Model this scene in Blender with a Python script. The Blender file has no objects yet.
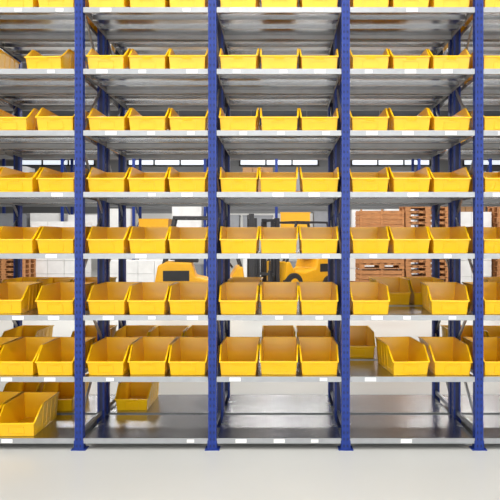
import bpy, bmesh, math, random
from mathutils import Vector, Matrix
random.seed(7)
S = bpy.context.scene
try:
    S.view_settings.view_transform = 'Standard'
    S.view_settings.look = 'None'
except Exception: pass
COL = S.collection

# ---------------------------------------------------------------- materials
def mat(name, col, rough=0.5, metal=0.0, noise=0.0, nscale=8.0, bump=0.0, bscale=60.0, stretch=(1,1,1), rvar=0.0, spec=0.5, emit=None, estr=0):
    m = bpy.data.materials.new(name); m.use_nodes = True
    nt = m.node_tree; b = nt.nodes['Principled BSDF']
    b.inputs['Base Color'].default_value = (*col, 1)
    b.inputs['Roughness'].default_value = rough
    b.inputs['Metallic'].default_value = metal
    b.inputs['Specular IOR Level'].default_value = spec
    if emit:
        b.inputs['Emission Color'].default_value = (*emit, 1)
        b.inputs['Emission Strength'].default_value = estr
    if noise or bump or rvar:
        tc = nt.nodes.new('ShaderNodeTexCoord'); mp = nt.nodes.new('ShaderNodeMapping')
        mp.inputs['Scale'].default_value = stretch
        nt.links.new(tc.outputs['Object'], mp.inputs['Vector'])
    if noise or rvar:
        n = nt.nodes.new('ShaderNodeTexNoise'); n.inputs['Scale'].default_value = nscale
        n.inputs['Detail'].default_value = 3
        nt.links.new(mp.outputs[0], n.inputs['Vector'])
        r = nt.nodes.new('ShaderNodeMapRange')
        r.inputs['From Min'].default_value = .3; r.inputs['From Max'].default_value = .7
        if noise:
            mx = nt.nodes.new('ShaderNodeMix'); mx.data_type = 'RGBA'
            mx.inputs['A'].default_value = (*[c*(1-noise) for c in col], 1)
            mx.inputs['B'].default_value = (*[min(1, c*(1+noise)) for c in col], 1)
            nt.links.new(n.outputs['Fac'], r.inputs['Value'])
            nt.links.new(r.outputs[0], mx.inputs['Factor'])
            nt.links.new(mx.outputs['Result'], b.inputs['Base Color'])
        if rvar:
            r2 = nt.nodes.new('ShaderNodeMapRange')
            r2.inputs['From Min'].default_value = .3; r2.inputs['From Max'].default_value = .7
            r2.inputs['To Min'].default_value = rough-rvar; r2.inputs['To Max'].default_value = rough+rvar
            nt.links.new(n.outputs['Fac'], r2.inputs['Value'])
            nt.links.new(r2.outputs[0], b.inputs['Roughness'])
    if bump:
        n2 = nt.nodes.new('ShaderNodeTexNoise'); n2.inputs['Scale'].default_value = bscale
        bp = nt.nodes.new('ShaderNodeBump'); bp.inputs['Strength'].default_value = bump
        bp.inputs['Distance'].default_value = .01
        nt.links.new(mp.outputs[0], n2.inputs['Vector'])
        nt.links.new(n2.outputs['Fac'], bp.inputs['Height'])
        nt.links.new(bp.outputs[0], b.inputs['Normal'])
    return m

M_BIN  = mat('yellow_plastic', (.95,.545,.004), .28, noise=.03, nscale=4)
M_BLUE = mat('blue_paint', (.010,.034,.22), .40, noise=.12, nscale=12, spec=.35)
M_SLOTSHADE= mat('blue_slot_shade', (.005,.010,.06), .5, noise=.12, nscale=12)  # post blue darkened to paint the shade behind the slots
M_GALV = mat('galvanized_steel', (.44,.445,.455), .24, 1.0, noise=.05, nscale=5, rvar=.04)
M_LIP  = mat('galvanized_lip', (.36,.37,.38), .42, .6, noise=.06, nscale=14)
M_BRACE= mat('brace_steel', (.40,.41,.43), .4, .8, noise=.1)
M_LABEL= mat('label_paper', (.82,.81,.78), .6)
M_FLOOR= mat('epoxy_floor', (.55,.55,.52), .33, noise=.03, nscale=.8, rvar=.06)
M_WALL = mat('cladding_grey', (.20,.205,.21), .6, noise=.06, nscale=1)
M_WALLL= mat('cladding_light', (.66,.66,.64), .6, noise=.04, nscale=1)
M_CEIL = mat('ceiling_deck', (.18,.185,.20), .6, noise=.1, nscale=1)
M_WOOD = mat('pine_wood', (.46,.20,.07), .65, noise=.25, nscale=5, stretch=(1,6,6))
M_CARD = mat('cardboard', (.36,.20,.09), .75, noise=.10, nscale=3)
M_WHITE= mat('white_wrap', (.80,.80,.79), .4, noise=.05, nscale=4)
M_GREYC= mat('grey_crate', (.24,.25,.27), .5, noise=.08, nscale=4)
M_BLACK= mat('black_rubber', (.02,.02,.022), .6, noise=.1)
M_DARK = mat('dark_steel', (.05,.05,.055), .45, .4, noise=.1)
M_FORK = mat('forklift_yellow', (.85,.42,.01), .35, noise=.04)
M_LAMP = mat('lamp_tube', (.9,.9,.9), .4, emit=(1,.98,.93), estr=6)
M_GLASS= mat('window_pane', (.75,.8,.85), .2, emit=(.85,.93,1), estr=.9)

# ---------------------------------------------------------------- helpers
def box(bm, x0,x1,y0,y1,z0,z1, mi=0):
    v = [bm.verts.new(p) for p in [(x0,y0,z0),(x1,y0,z0),(x1,y1,z0),(x0,y1,z0),(x0,y0,z1),(x1,y0,z1),(x1,y1,z1),(x0,y1,z1)]]
    for f in [(0,3,2,1),(4,5,6,7),(0,1,5,4),(1,2,6,5),(2,3,7,6),(3,0,4,7)]:
        bm.faces.new([v[i] for i in f]).material_index = mi
def plate(bm, pts, off, mi=0):
    off = Vector(off)
    a = [bm.verts.new(p) for p in pts]; b = [bm.verts.new(Vector(p)+off) for p in pts]
    n = len(pts); fs = [bm.faces.new(a), bm.faces.new(list(reversed(b)))]
    for i in range(n):
        fs.append(bm.faces.new([a[(i+1)%n], a[i], b[i], b[(i+1)%n]]))
    for f in fs: f.material_index = mi
def bar(bm, p, q, w, t, mi=0):
    p, q = Vector(p), Vector(q); d = (q-p); L = d.length; d.normalize()
    up = Vector((1,0,0)) if abs(d.x) < .9 else Vector((0,0,1))
    s = d.cross(up).normalized(); u = s.cross(d).normalized()
    pts = [p+s*w/2+u*t/2, p-s*w/2+u*t/2, p-s*w/2-u*t/2, p+s*w/2-u*t/2]
    plate(bm, pts, d*L, mi)
def cyl(bm, c, r, depth, axis='Y', mi=0, seg=24, r2=None):
    rot = {'Z': Matrix(), 'Y': Matrix.Rotation(math.pi/2,4,'X'), 'X': Matrix.Rotation(math.pi/2,4,'Y')}[axis]
    res = bmesh.ops.create_cone(bm, cap_ends=True, segments=seg, radius1=r, radius2=r if r2 is None else r2, depth=depth, matrix=Matrix.Translation(c)@rot)
    fs = {f for v in res['verts'] for f in v.link_faces}
    for f in fs: f.material_index = mi
def mesh(name, bm, mats, bev=0):
    bmesh.ops.recalc_face_normals(bm, faces=bm.faces)
    me = bpy.data.meshes.new(name); bm.to_mesh(me); bm.free()
    for m in mats: me.materials.append(m)
    return me
def obj(name, me, loc=(0,0,0), rot=0, parent=None, bev=0):
    o = bpy.data.objects.new(name, me); COL.objects.link(o)
    o.location = loc; o.rotation_euler = (0,0,rot)
    if parent: o.parent = parent
    if bev:
        b = o.modifiers.new('bevel','BEVEL'); b.width = bev; b.segments = 2; b.limit_method = 'ANGLE'
    return o
def empty(name, loc=(0,0,0)):
    e = bpy.data.objects.new(name, None); COL.objects.link(e); e.location = loc; return e

# ---------------------------------------------------------------- racks
PITCH = 1.0; H0 = .086; DZ = .4615; NLEV = 9; PW = .060; PD = .055
LIP = .036
XS = [-1.5 + n for n in range(-3, 7)]     # post centre lines
DEPTH = .58

def grid_plate(bm, o, ux, width, cuts, H, pitch, hz0, hz1):
    ux = Vector(ux); o = Vector(o)
    xs = [0]
    for a,b in cuts: xs += [a,b]
    xs.append(width)
    holes = [(i*2+1) for i in range(len(cuts))]
    zs = [0]; z = 0
    while z + pitch <= H+1e-6:
        zs += [z+hz0, z+hz1, z+pitch]; z += pitch
    V = [[bm.verts.new(o+ux*x+Vector((0,0,z))) for x in xs] for z in zs]
    for j in range(len(zs)-1):
        for i in range(len(xs)-1):
            if (j % 3 == 1) and i in holes: continue
            bm.faces.new([V[j][i],V[j][i+1],V[j+1][i+1],V[j+1][i]])

bm = bmesh.new()
grid_plate(bm, (-PW/2,0,0), (1,0,0), PW, [(.012,.021),(.039,.048)], 4.1, .05, .016, .034)
grid_plate(bm, (-PW/2,0,0), (0,1,0), PD, [(.022,.033)], 4.1, .05, .016, .034)
grid_plate(bm, (PW/2,0,0), (0,1,0), PD, [(.022,.033)], 4.1, .05, .016, .034)
bmesh.ops.remove_doubles(bm, verts=bm.verts, dist=1e-5)
box(bm, -PW/2, -PW/2+.016, PD-.002, PD, 0, 4.1); box(bm, PW/2-.016, PW/2, PD-.002, PD, 0, 4.1)
box(bm, -.0045, .0045, -.003, .0005, .0, 4.1)
box(bm, -PW/2+.006, PW/2-.006, .008, PD-.006, 0, 4.09, 1)   # added liner, its dark colour stands in for shade in the slots
me_post = bpy.data.meshes.new('upright_post')
bm.to_mesh(me_post); bm.free(); me_post.materials.append(M_BLUE); me_post.materials.append(M_SLOTSHADE)

bm = bmesh.new()
box(bm, -.055,.055,-.012,.075,0,.006); 
box(bm, -PW/2-.006,-PW/2-.002,0,.05,.006,.07); box(bm, PW/2+.002,PW/2+.006,0,.05,.006,.07)
me_foot = mesh('foot_plate', bm, [M_BLUE])

bm = bmesh.new()
y0, y1 = PD*.6, DEPTH-PD*.6
z = .18; fl = True
while z + .52 < 4.1:
    a, b = ((y0,z),(y1,z+.50)) if fl else ((y1,z),(y0,z+.50))
    bar(bm, (-.008 if fl else .008,a[0],a[1]), (-.008 if fl else .008,b[0],b[1]), .026, .012)
    z += .54; fl = not fl
for z in (.12, 2.1, 4.0):
    bar(bm, (0,y0,z), (0,y1,z), .03, .02)
me_brace = mesh('frame_brace', bm, [M_BRACE])

SW = PITCH - PW - .006
bm = bmesh.new()
ny = 3; pd = (DEPTH-.012)/ny
for i in range(ny):
    box(bm, -SW/2, SW/2, .006+i*pd+.0004, .006+(i+1)*pd-.0004, -.003, 0)
    if i: box(bm, -SW/2, SW/2, .006+i*pd-.012, .006+i*pd+.012, -.022, -.0035)
for yy, s in ((.004,1),(DEPTH-.006,-1)):
    ya, yb = sorted((yy, yy+s*.002))
    box(bm, -SW/2, SW/2, ya, yb, -LIP, .0015, 1)
    ya, yb = sorted((yy, yy+s*.018))
    box(bm, -SW/2, SW/2, ya, yb, -LIP-.002, -LIP, 1)
for s in (-1,1):
    xa, xb = sorted((s*SW/2, s*(SW/2-.002)))
    box(bm, xa, xb, .008, DEPTH-.01, -.03, -.003, 1)
me_shelf = mesh('shelf_panel', bm, [M_GALV, M_LIP])

bm = bmesh.new(); box(bm, -.042,.042,-.0012,.0,-.015,.013); me_label = mesh('shelf_label', bm, [M_LABEL])
bm = bmesh.new(); box(bm, -.028,.028,-.0012,.0,-.013,.011); me_label2 = mesh('shelf_label_s', bm, [M_LABEL])

def rack(y_off, labels):
    root = empty('shelving_rack', (0,y_off,0))
    for x in XS:
        obj('upright_front', me_post, (x,0,0.006), 0, root)
        obj('foot_front', me_foot, (x,0,0), 0, root)
        obj('upright_back', me_post, (x,DEPTH,0.006), math.pi, root)
        obj('foot_back', me_foot, (x,DEPTH,0), math.pi, root)
        obj('frame_brace', me_brace, (x,0,0), 0, root)
    for i in range(len(XS)-1):
        cx = XS[i]+.5
        for l in range(NLEV):
            obj('shelf', me_shelf, (cx,0,H0+l*DZ), 0, root)
            if labels and l < 9:
                for k in (-1,0,1):
                    if random.random() < .72:
                        obj('label', me_label if random.random()<.5 else me_label2, (cx+k*.307+random.uniform(-.05,.05), .0035, H0+l*DZ-LIP/2), 0, root)
    return root
rackA = rack(0, True)
RB = DEPTH + .04
rackB = rack(RB, False)

# ---------------------------------------------------------------- bins
BW, BWB, BD, BH, BF = .290, .262, .49, .205, .105
def bin_mesh():
    bm = bmesh.new(); t = .004
    def hw(z): return (BWB + (BW-BWB)*z/BH)/2
    prof = [(.030,0),(BD-.015,0),(BD,BH),(.150,BH),(.132,BH-.004),(.115,BH-.018),(.050,BF+.030),(.030,BF+.013),(.006,BF)]
    for s in (-1,1):
        plate(bm, [(s*hw(z),y,z) for y,z in prof], (-s*t,0,0))
        top = prof[2:]
        for (ya,za),(yb,zb) in zip(top[:-1], top[1:]):
            xo = s*hw(za); xo2 = s*hw(zb)
            plate(bm, [(xo-s*.005,ya,za-.002),(xo2-s*.005,yb,zb-.002),(xo2+s*.006,yb,zb-.002),(xo+s*.006,ya,za-.002)], (0,0,.006))
        for yy in (.17,.25,.33,.41):
            plate(bm, [(s*hw(.01),yy,.01),(s*hw(.01),yy+.005,.01),(s*hw(BH-.01),yy+.005,BH-.01),(s*hw(BH-.01),yy,BH-.01)], (s*.003,0,0))
        plate(bm, [(s*hw(.03),.04,.03),(s*hw(.03),BD-.02,.03),(s*hw(.035),BD-.02,.036),(s*hw(.035),.04,.036)], (s*.003,0,0))
    box(bm, -BWB/2+.002, BWB/2-.002, .030, BD-.015, 0.001, .005)
    plate(bm, [(-hw(0),BD-.015,0),(hw(0),BD-.015,0),(hw(BH),BD,BH),(-hw(BH),BD,BH)], (0,-t,0))
    box(bm, -BW/2-.006, BW/2+.006, BD-.006, BD+.006, BH-.004, BH+.004)
    plate(bm, [(-hw(0),.030,0),(hw(0),.030,0),(hw(BF),.006,BF),(-hw(BF),.006,BF)], (0,t,0))
    box(bm, -hw(BF)-.005, hw(BF)+.005, -.004, .011, BF-.006, BF+.003)
    def fy(z): return .030-.024*z/BF
    for (xa,xb,za,zb) in ((-.06,.06,.018,.023),(-.06,.06,.070,.074),(-.06,-.056,.018,.074),(.056,.06,.018,.074)):
        plate(bm, [(xa,fy(za)+.001,za),(xb,fy(za)+.001,za),(xb,fy(zb)+.001,zb),(xa,fy(zb)+.001,zb)], (0,-.005,0))
    plate(bm, [(-.035,fy(.08),.082),(.035,fy(.08),.082),(.035,fy(.1)-.004,.101),(-.035,fy(.1)-.004,.101)], (0,-.004,0))
    return mesh('storage_bin', bm, [M_BIN])
me_bin = bin_mesh()
def put(xc, lev, y=None, rot=None):
    z = H0 + lev*DZ + .0015
    if y is None: y = .022 + random.uniform(0,.018)
    if rot is None: rot = random.uniform(-.018,.018)
    return obj('storage_bin', me_bin, (xc, y, z), rot)
def full(b, lev):
    for k in (-1,0,1):
        put(-1+b + k*.308 + random.uniform(-.004,.004), lev)
special = {(-1,0),(0,0),(1,0),(2,0),(3,0),(-1,6),(-1,5),(-1,2),(2,2),(2,1),(-2,0),(4,0)}
for lev in range(0,8):
    for b in (-2,-1,0,1,2,3,4):
        if (b,lev) in special: continue
        full(b, lev)
put(-1.79,6,.05,-.06); put(-2.33,6,.03,.0)
put(-2.05,5,.04,.05); put(-1.692,5); put(-2.345,5,.03,0)
put(-1.692,2); put(-2.10,2,.06,.10)
put(-2.305,0); put(-1.985,0,.02,.02)
put(1.31-.616,2); put(1.29,2,.03,-.10)
put(1.315,1,.03,-.02); put(1.0,1,.03,.09)

def putR(xc, lev, y=None, rot=None):
    put(xc, lev, RB + (random.uniform(.03,.06) if y is None else y), rot)
for lev in range(1,8):
    for b in (-2,-1,0,1,2,3,4):
        for k in (-1,0,1):
            p = {1:.85,2:.25,3:.0,4:.2,5:.4,6:.4,7:.5}[lev]
            if lev == 1 and b == 2: p = 1 if k == -1 else 0
            if lev == 2 and b == 2: p = 1 if k >= 0 else 0
            if lev == 1 and b == 1: p = .4
            if lev == 2 and b == -1: p = 1
            if random.random() < p:
                putR(-1+b+k*.308, lev)
putR(-1.28,0,.04,0); putR(-1.93,0,.03,.02); putR(-2.28,0,.04,0)

# ---------------------------------------------------------------- hall shell
def slab(name, x0,x1,y0,y1,z0,z1, m):
    bm = bmesh.new(); box(bm, x0,x1,y0,y1,z0,z1); return obj(name, mesh(name,bm,[m]))
HX0,HX1,HY0,HY1,HZ = -16,16,-12,26,8
slab('floor', HX0-.3,HX1+.3,HY0-.3,HY1+.3,-.2,0,M_FLOOR)
slab('ceiling', HX0-.3,HX1+.3,HY0-.3,HY1+.3,HZ,HZ+.2,M_CEIL)
def clad(name, horiz, a0,a1, pos, sgn):
    bm = bmesh.new()
    def bx(u0,u1,d0,d1,z0,z1,mi):
        d0,d1 = sorted((pos+sgn*d0,pos+sgn*d1))
        if horiz: box(bm,u0,u1,d0,d1,z0,z1,mi)
        else: box(bm,d0,d1,u0,u1,z0,z1,mi)
    bx(a0,a1,0,.2,0,HZ,0)
    bx(a0,a1,-.03,0,0,3.0,1)
    z = 3.2
    while z < HZ-.2:
        bx(a0,a1,-.04,0,z,z+.12,0); z += .4
    obj(name, mesh(name,bm,[M_WALL,M_WALLL]))
clad('wall_back', True, HX0,HX1,HY1,1)
clad('wall_front', True, HX0,HX1,HY0,-1)
clad('wall_left', False, HY0,HY1,HX0,-1)
clad('wall_right', False, HY0,HY1,HX1,1)
for i in range(5):
    cx = -12+i*6
    bm = bmesh.new(); w=4.2
    box(bm, cx-w/2,cx+w/2,HY1-.07,HY1-.05,5.6,6.6,1)
    for a in (-w/2,-w/6,w/6,w/2): box(bm, cx+a-.04,cx+a+.04,HY1-.12,HY1-.045,5.55,6.65,0)
    for a in (5.55,6.6): box(bm, cx-w/2-.04,cx+w/2+.04,HY1-.12,HY1-.045,a,a+.06,0)
    obj('window_%d'%(i+1), mesh('window',bm,[M_DARK,M_GLASS]))
for i,yy in enumerate((-8,-2.5,3,8.5,14,19.5)):
    bm = bmesh.new()
    box(bm,HX0,HX1,yy-.12,yy+.12,7.55,7.6); box(bm,HX0,HX1,yy-.12,yy+.12,7.94,8.0); box(bm,HX0,HX1,yy-.01,yy+.01,7.6,7.94)
    obj('roof_girder', mesh('roof_girder',bm,[M_DARK]))

# ---------------------------------------------------------------- far pallet racks
def pallet_bm(bm, x,y,z,w=1.2,d=.8,mi=0):
    for k in range(7):
        a = x-w/2 + k*(w-.1)/6
        box(bm,a,a+.1,y-d/2,y+d/2,z+.122,z+.144,mi)
    for yy in (-d/2,-.05,d/2-.1):
        box(bm,x-w/2,x+w/2,y+yy,y+yy+.1,z+.1,z+.121,mi)
        for xx in (-w/2,-.07,w/2-.14):
            box(bm,x+xx,x+xx+.14,y+yy,y+yy+.1,z+.022,z+.1,mi)
        box(bm,x-w/2,x+w/2,y+yy,y+yy+.1,z,z+.021,mi)
def far_rack(yb, x0, nb, bw=2.7):
    root = empty('pallet_rack', (0,yb,0))
    bm = bmesh.new()
    for i in range(nb+1):
        x = x0+i*bw
        for yy in (0,1.0):
            box(bm,x-.05,x+.05,yy,yy+.07,0,5.6,0)
        z=.3
        f=0
        while z<5.2:
            a,b=((.07,1.0) if f==0 else (1.0,.07)); bar(bm,(x,a,z),(x,b,z+.7),.04,.03,0); z+=.7; f=1-f
    for i in range(nb):
        for z in (1.75,3.3,4.85):
            for yy in (0.0,1.02):
                box(bm,x0+i*bw+.05,x0+(i+1)*bw-.05,yy+.005,yy+.05,z-.11,z,1)
    obj('rack_frame', mesh('rack_frame',bm,[M_BLUE,M_LIP]), parent=root)
    for i in range(nb):
        for z in (0,1.75,3.3,4.85):
            for k in (0,1):
                cx = x0+i*bw+.72+k*1.27
                r = random.random()
                if r < .15: continue
                bm = bmesh.new(); pallet_bm(bm,0,0,0)
                h = random.uniform(.7,1.15)
                if r < .55:
                    box(bm,-.56,.56,-.38,.38,.145,h,1); nm='wrapped_pallet'; mats=[M_WOOD,M_WHITE]
                    box(bm,-.565,.565,-.385,.385,.145+h*.3,.15+h*.31,1)
                elif r < .62:
                    nz = int((h)/.3)+1
                    for a in range(3):
                        for c in range(2):
                            for l in range(nz):
                                box(bm,-.57+a*.385,-.57+a*.385+.37,-.38+c*.385,-.38+c*.385+.37,.145+l*.3,.145+l*.3+.292,1)
                    nm='carton_pallet'; mats=[M_WOOD,M_CARD]
                elif r < .84:
                    box(bm,-.56,.56,-.38,.38,.145,h*.8,1); box(bm,-.58,.58,-.39,.39,h*.8,h*.8+.04,1)
                    nm='grey_crate_pallet'; mats=[M_WOOD,M_GREYC]
                else:
                    box(bm,-.56,.56,-.38,.38,.145,h*.8,1); box(bm,-.58,.58,-.39,.39,h*.8,h*.8+.04,1)
                    nm='yellow_crate_pallet'; mats=[M_WOOD,M_FORK]
                obj(nm, mesh(nm,bm,mats), (cx,yb+.535,z))
far_rack(17.0, -13.6, 10)

def pallet_stack(x,y,n,rot=0):
    bm = bmesh.new()
    for i in range(n): pallet_bm(bm, random.uniform(-.015,.015), 0, i*.146)
    obj('pallet_stack', mesh('pallet_stack',bm,[M_WOOD]), (x,y,0), rot)
def crate_stack(x,y,n):
    bm = bmesh.new()
    for i in range(n):
        z=i*.80
        pallet_bm(bm,0,0,z)
        for l in range(5):
            zz=z+.15+l*.125
            box(bm,-.6,.6,-.4,-.38,zz,zz+.105); box(bm,-.6,.6,.38,.4,zz,zz+.105)
            box(bm,-.6,-.58,-.38,.38,zz,zz+.105); box(bm,.58,.6,-.38,.38,zz,zz+.105)
        for sx in (-.58,-.02,.54):
            for sy in (-.42,.40): box(bm,sx,sx+.05,sy,sy+.02,z+.15,z+.79)
    obj('wooden_crate_stack', mesh('crate',bm,[M_WOOD]), (x,y,0), 0)
crate_stack(2.75,11.2,3)
for i,n in enumerate((0,19,0,18)):
    if n: pallet_stack(2.75+i*1.24,11.2,n)
crate_stack(2.75+4*1.24,11.2,3); crate_stack(2.75+5*1.24,11.2,3)
pallet_stack(-8,12.5,10)

def carton_group(name,x,y,nx,nz,s,m):
    bm = bmesh.new(); pallet_bm(bm,0,0,0,nx*s,s*2)
    for i in range(nx):
        for j in range(2):
            for l in range(nz):
                box(bm,-nx*s/2+i*s+.005,-nx*s/2+(i+1)*s-.005,-s+j*s+.005,-s+(j+1)*s-.005,.145+l*s*.8,.145+(l+1)*s*.8-.008,1)
    obj(name, mesh(name,bm,[M_WOOD,m]), (x,y,0))
carton_group('white_carton_stack',-4.3,13.4,4,2,.5,M_WHITE)
carton_group('white_carton_stack',-6.8,13.4,3,5,.5,M_WHITE)
carton_group('white_carton_stack',2.6,15.9,3,2,.55,M_WHITE)
carton_group('white_carton_stack',5.23,11.6,2,5,.55,M_WHITE)

# ---------------------------------------------------------------- forklift
def forklift(name, x, y, rot):
    root = empty(name,(x,y,0)); root.rotation_euler=(0,0,rot)
    bm = bmesh.new()
    prof = [(-1.15,.30),(-1.20,.55),(-1.12,.98),(-.95,1.06),(-.35,1.04),(-.25,.72),(.15,.62),(.55,.66),(.72,.95),(.85,.95),(.92,.30)]
    plate(bm,[(px,-.52,pz) for px,pz in prof],(0,1.04,0))
    obj('chassis',mesh('chassis',bm,[M_FORK]),parent=root,bev=.04)
    bm = bmesh.new()
    box(bm,-.75,-.2,-.26,.26,1.04,1.16); box(bm,-.85,-.72,-.25,.25,1.10,1.6)
    bar(bm,(.62,0,.9),(.38,0,1.25),.05,.05); cyl(bm,(.36,0,1.28),.17,.03,'X')
    box(bm,-1.0,-.4,-.53,-.522,.62,.86); box(bm,-1.0,-.4,.522,.53,.62,.86)
    obj('seat',mesh('seat',bm,[M_BLACK]),parent=root,bev=.003)
    bm = bmesh.new()
    for s in (-.46,.46):
        bar(bm,(-1.0,s,1.0),(-.75,s,2.1),.06,.06); bar(bm,(.82,s,.9),(.45,s,2.1),.06,.06); bar(bm,(-.78,s,2.1),(.48,s,2.1),.06,.06)
    for k in range(6): bar(bm,(-.75+k*.24,-.46,2.11),(-.75+k*.24,.46,2.11),.04,.04)
    obj('overhead_guard',mesh('guard',bm,[M_DARK]),parent=root)
    bm = bmesh.new()
    for xx,r in ((-.75,.25),(.62,.31)):
        for s in (-.5,.5):
            cyl(bm,(xx,s,r),r,.18,'Y',0,28); cyl(bm,(xx,s*1.08,r),r*.5,.14,'Y',1,20)
    obj('wheels',mesh('wheels',bm,[M_BLACK,M_FORK]),parent=root,bev=.015)
    bm = bmesh.new()
    for s in (-.32,.32):
        box(bm,1.0,1.12,s-.05,s+.05,.08,2.2); box(bm,1.13,1.2,s*.75-.04,s*.75+.04,.08,2.1)
    for z in (.3,1.2,2.1): box(bm,1.02,1.1,-.32,.32,z,z+.08)
    box(bm,1.22,1.27,-.45,.45,.25,.33); box(bm,1.22,1.27,-.45,.45,.55,.63)
    for s in (-.28,.28):
        box(bm,1.27,1.31,s-.06,s+.06,.08,.7); box(bm,1.31,2.35,s-.06,s+.06,.08,.12)
    for k in range(5): box(bm,1.23,1.26,-.44+k*.215,-.41+k*.215,.63,1.25)
    obj('mast_and_forks',mesh('mast',bm,[M_DARK]),parent=root)
forklift('forklift', -1.75, 9.4, 0.12)
forklift('forklift', 0.6, 12.8, -2.5)

# ---------------------------------------------------------------- lights
def area(name, loc, rot, sx, sy, power, col=(1,1,1)):
    l = bpy.data.lights.new(name,'AREA'); l.shape='RECTANGLE'; l.size=sx; l.size_y=sy; l.energy=power; l.color=col
    o = bpy.data.objects.new(name,l); COL.objects.link(o); o.location=loc; o.rotation_euler=rot
    return o
for yy in (-8.5,-5,-1.8,5,9.5,14.5,22):
    for xx in (-6,0,6):
        bm = bmesh.new(); box(bm,-1.6,1.6,-.12,.12,.0,.08,0)
        cyl(bm,(0,-.05,-.02),.015,3.1,'X',1,10); cyl(bm,(0,.05,-.02),.015,3.1,'X',1,10)
        for s in (-1.3,1.3): box(bm,s-.01,s+.01,-.01,.01,.08,7.95-6.6,0)
        obj('ceiling_lamp', mesh('ceiling_lamp',bm,[M_WALLL,M_LAMP]), (xx,yy,6.6))
        area('lamp_light',(xx,yy,6.5),(0,0,0),3.2,.5,175 if yy<0 else 220,(1,.98,.96))
area('front_fill',(0,-11.5,2.6),(math.radians(90),0,0),16,4.6,740,(.97,.985,1))  # added soft frontal fill behind the camera, no door in this wall

w = bpy.data.worlds.new('World'); S.world = w; w.use_nodes=True
w.node_tree.nodes['Background'].inputs[0].default_value=(.8,.85,.9,1)
w.node_tree.nodes['Background'].inputs[1].default_value=.3

# ---------------------------------------------------------------- camera
c = bpy.data.cameras.new('camera'); co = bpy.data.objects.new('camera',c); COL.objects.link(co)
co.location=(0,-4.2,1.573); co.rotation_euler=(math.radians(90),0,0)
c.sensor_width=36; c.lens=40.4; c.shift_x=-.058; c.shift_y=-.02; c.clip_end=200
c.clip_start=.05
S.camera = co
